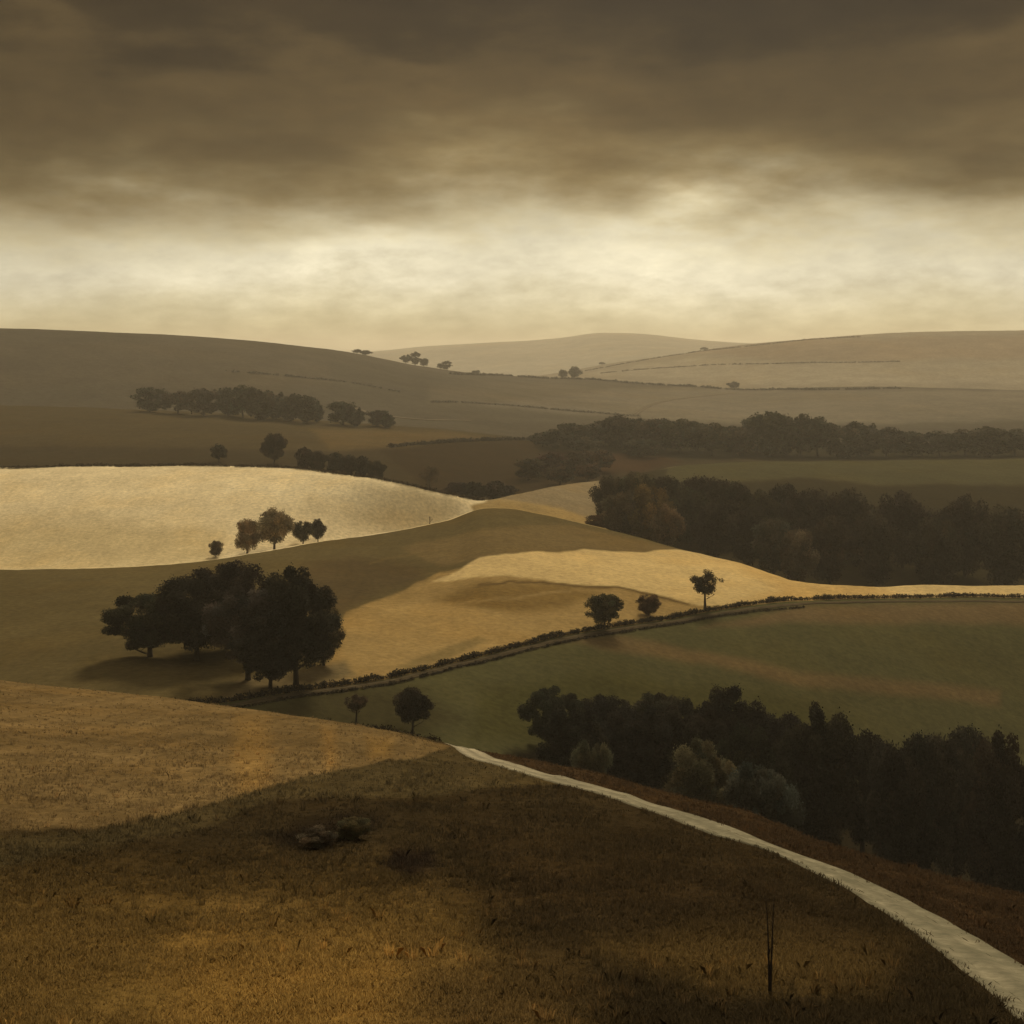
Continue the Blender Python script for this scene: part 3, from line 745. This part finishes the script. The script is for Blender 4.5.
# ------------------------------------------------------------------ air
EXPO = 1.25
hx = bpy.data.meshes.new('haze')
x0, x1, y0, y1, z0, z1 = -6500, 11500, -60, 12100, -140, 78
hx.from_pydata([(x0,y0,z0),(x1,y0,z0),(x1,y1,z0),(x0,y1,z0),(x0,y0,z1),(x1,y0,z1),(x1,y1,z1),(x0,y1,z1)], [],
               [(3,2,1,0),(4,5,6,7),(0,1,5,4),(1,2,6,5),(2,3,7,6),(3,0,4,7)])
hm = bpy.data.materials.new('haze'); hm.use_nodes = True; nt = hm.node_tree; nt.nodes.clear()
out = nd(nt, 'ShaderNodeOutputMaterial'); pv = nd(nt, 'ShaderNodeVolumePrincipled')
pv.inputs['Color'].default_value = (.88, .81, .66, 1); pv.inputs['Density'].default_value = .000125; pv.inputs['Anisotropy'].default_value = .35
lk(nt, pv.outputs[0], out.inputs['Volume']); hx.materials.append(hm)
ho = link('haze', hx); tag(ho, 'thin warm haze lying over the whole valley', 'haze', None, 'stuff')

# ------------------------------------------------------------------ sky and sun
SUN_EL, SUN_AZ = R(34), R(8)      # azimuth measured from the view direction to the right
w = bpy.data.worlds.new('World'); S.world = w; w.use_nodes = True
nt = w.node_tree; bg = nt.nodes['Background']; bg.inputs['Strength'].default_value = .1
sky = nd(nt, 'ShaderNodeTexSky', sky_type='NISHITA'); sky.sun_disc = False; sky.sun_elevation = SUN_EL; sky.sun_rotation = SUN_AZ
sky.dust_density = 4
gen = nd(nt, 'ShaderNodeTexCoord').outputs['Generated']
sp = nd(nt, 'ShaderNodeSeparateXYZ'); lk(nt, gen, sp.inputs[0])
def add(a, b, op='ADD'):
    n = nd(nt, 'ShaderNodeMath', operation=op)
    for s, v in ((n.inputs[0], a), (n.inputs[1], b)):
        if hasattr(v, 'is_linked'): lk(nt, v, s)
        else: s.default_value = v
    return n.outputs[0]
n1 = noise_node(nt, gen, 1.0, 6, .55, (5.5, 5.5, 17))
n2 = noise_node(nt, gen, 1.0, 8, .62, (14, 14, 40))
n3 = noise_node(nt, gen, 1.0, 3, .5, (2.2, 2.2, 7))
n4 = noise_node(nt, gen, 1.0, 8, .68, (42, 42, 95))
wp = add(maprange(nt, n1, .25, .75, -.034, .034), maprange(nt, n2, .25, .75, -.017, .017)); wp = add(wp, maprange(nt, n3, .25, .75, -.018, .018))
wp = add(wp, maprange(nt, n4, .3, .7, -.006, .006))
wp = mul(nt, wp, maprange(nt, sp.outputs['Z'], .03, .11, .22, 1))     # the far deck is seen edge-on and calm
e = add(sp.outputs['Z'], wp)
fac = maprange(nt, e, -.02, .26, 0, 1)
rp = nd(nt, 'ShaderNodeValToRGB'); lk(nt, fac, rp.inputs[0]); cr = rp.color_ramp; cr.interpolation = 'B_SPLINE'
def s2l(c): return tuple(((v/255)/12.92 if v/255 <= .04045 else ((v/255+.055)/1.055)**2.4) for v in c)
stops = [(.00,(190,172,126)),(.014,(208,192,146)),(.030,(226,213,174)),(.046,(232,222,192)),(.062,(228,218,187)),(.082,(200,186,147)),(.102,(160,144,108)),
         (.122,(128,110,73)),(.145,(99,82,50)),(.170,(76,60,34)),(.200,(86,69,40)),(.225,(42,32,16)),(.26,(42,31,16))]
while len(cr.elements) > 1: cr.elements.remove(cr.elements[0])
for i, (el, c) in enumerate(stops):
    t = (el + .02) / .28
    q = cr.elements[0] if i == 0 else cr.elements.new(t)
    q.position = t; q.color = (*s2l(c), 1)
# sky overhead, out of view, brightened to light the ground
over = maprange(nt, sp.outputs['Z'], .26, .75, 0, 1)
cl = mixc(nt, over, rp.outputs['Color'], (.42, .36, .26, 1))
lum = mul(nt, maprange(nt, n2, .3, .7, .86, 1.14), maprange(nt, n4, .3, .7, .87, 1.13))
n5 = noise_node(nt, gen, 1.0, 5, .6, (3.1, 3.1, 11)); lum = mul(nt, lum, mixf(nt, maprange(nt, sp.outputs['Z'], .08, .14, 0, 1), maprange(nt, n5, .3, .7, .56, 1.62)))
# two places where the deck is thin and the evening light comes through
def gap(x0, z0, wx, wz):
    a = mul(nt, add(sp.outputs['X'], x0, 'SUBTRACT'), 1 / wx); b = mul(nt, add(add(e, z0, 'SUBTRACT'), 0.0), 1 / wz)
    q = add(mul(nt, a, a), mul(nt, b, b)); return add(2.718, mul(nt, q, -1.0), 'POWER')
g2 = add(gap(-.125, .056, .075, .026), gap(.118, .054, .085, .028))
lum = mul(nt, lum, maprange(nt, g2, 0, 1, .93, 1.20))
cl = scale_col(nt, cl, mul(nt, lum, 10.0 / 2 ** EXPO))
fin = mixc(nt, .996, sky.outputs['Color'], cl)
lk(nt, fin, bg.inputs['Color'])
w.cycles.sampling_method = 'AUTOMATIC'

sl = bpy.data.lights.new('sun', 'SUN'); sl.energy = 1.4; sl.angle = R(14); sl.color = (1, .86, .64)
so = bpy.data.objects.new('sun', sl); COL.objects.link(so)
d = Vector((math.sin(SUN_AZ) * math.cos(SUN_EL), math.cos(SUN_AZ) * math.cos(SUN_EL), math.sin(SUN_EL)))
so.rotation_euler = d.to_track_quat('Z', 'Y').to_euler(); so.location = (0, 0, 80)

# ------------------------------------------------------------------ camera
cd = bpy.data.cameras.new('camera'); cam = bpy.data.objects.new('camera', cd); COL.objects.link(cam)
cd.sensor_width = 36; cd.lens = F / 1024 * 36; cd.shift_y = -(512 - H0) / 1024
cd.clip_start = .1; cd.clip_end = 60000
cam.location = (0, 0, 0); cam.rotation_euler = (R(90), 0, 0)
S.camera = cam
S.view_settings.view_transform = 'Standard'; S.view_settings.look = 'None'
S.view_settings.exposure = EXPO; S.view_settings.gamma = 1
cy = S.cycles
cy.use_denoising = True; cy.max_bounces = 6; cy.diffuse_bounces = 3; cy.transparent_max_bounces = 8; cy.volume_bounces = 1
cy.caustics_reflective = False; cy.caustics_refractive = False
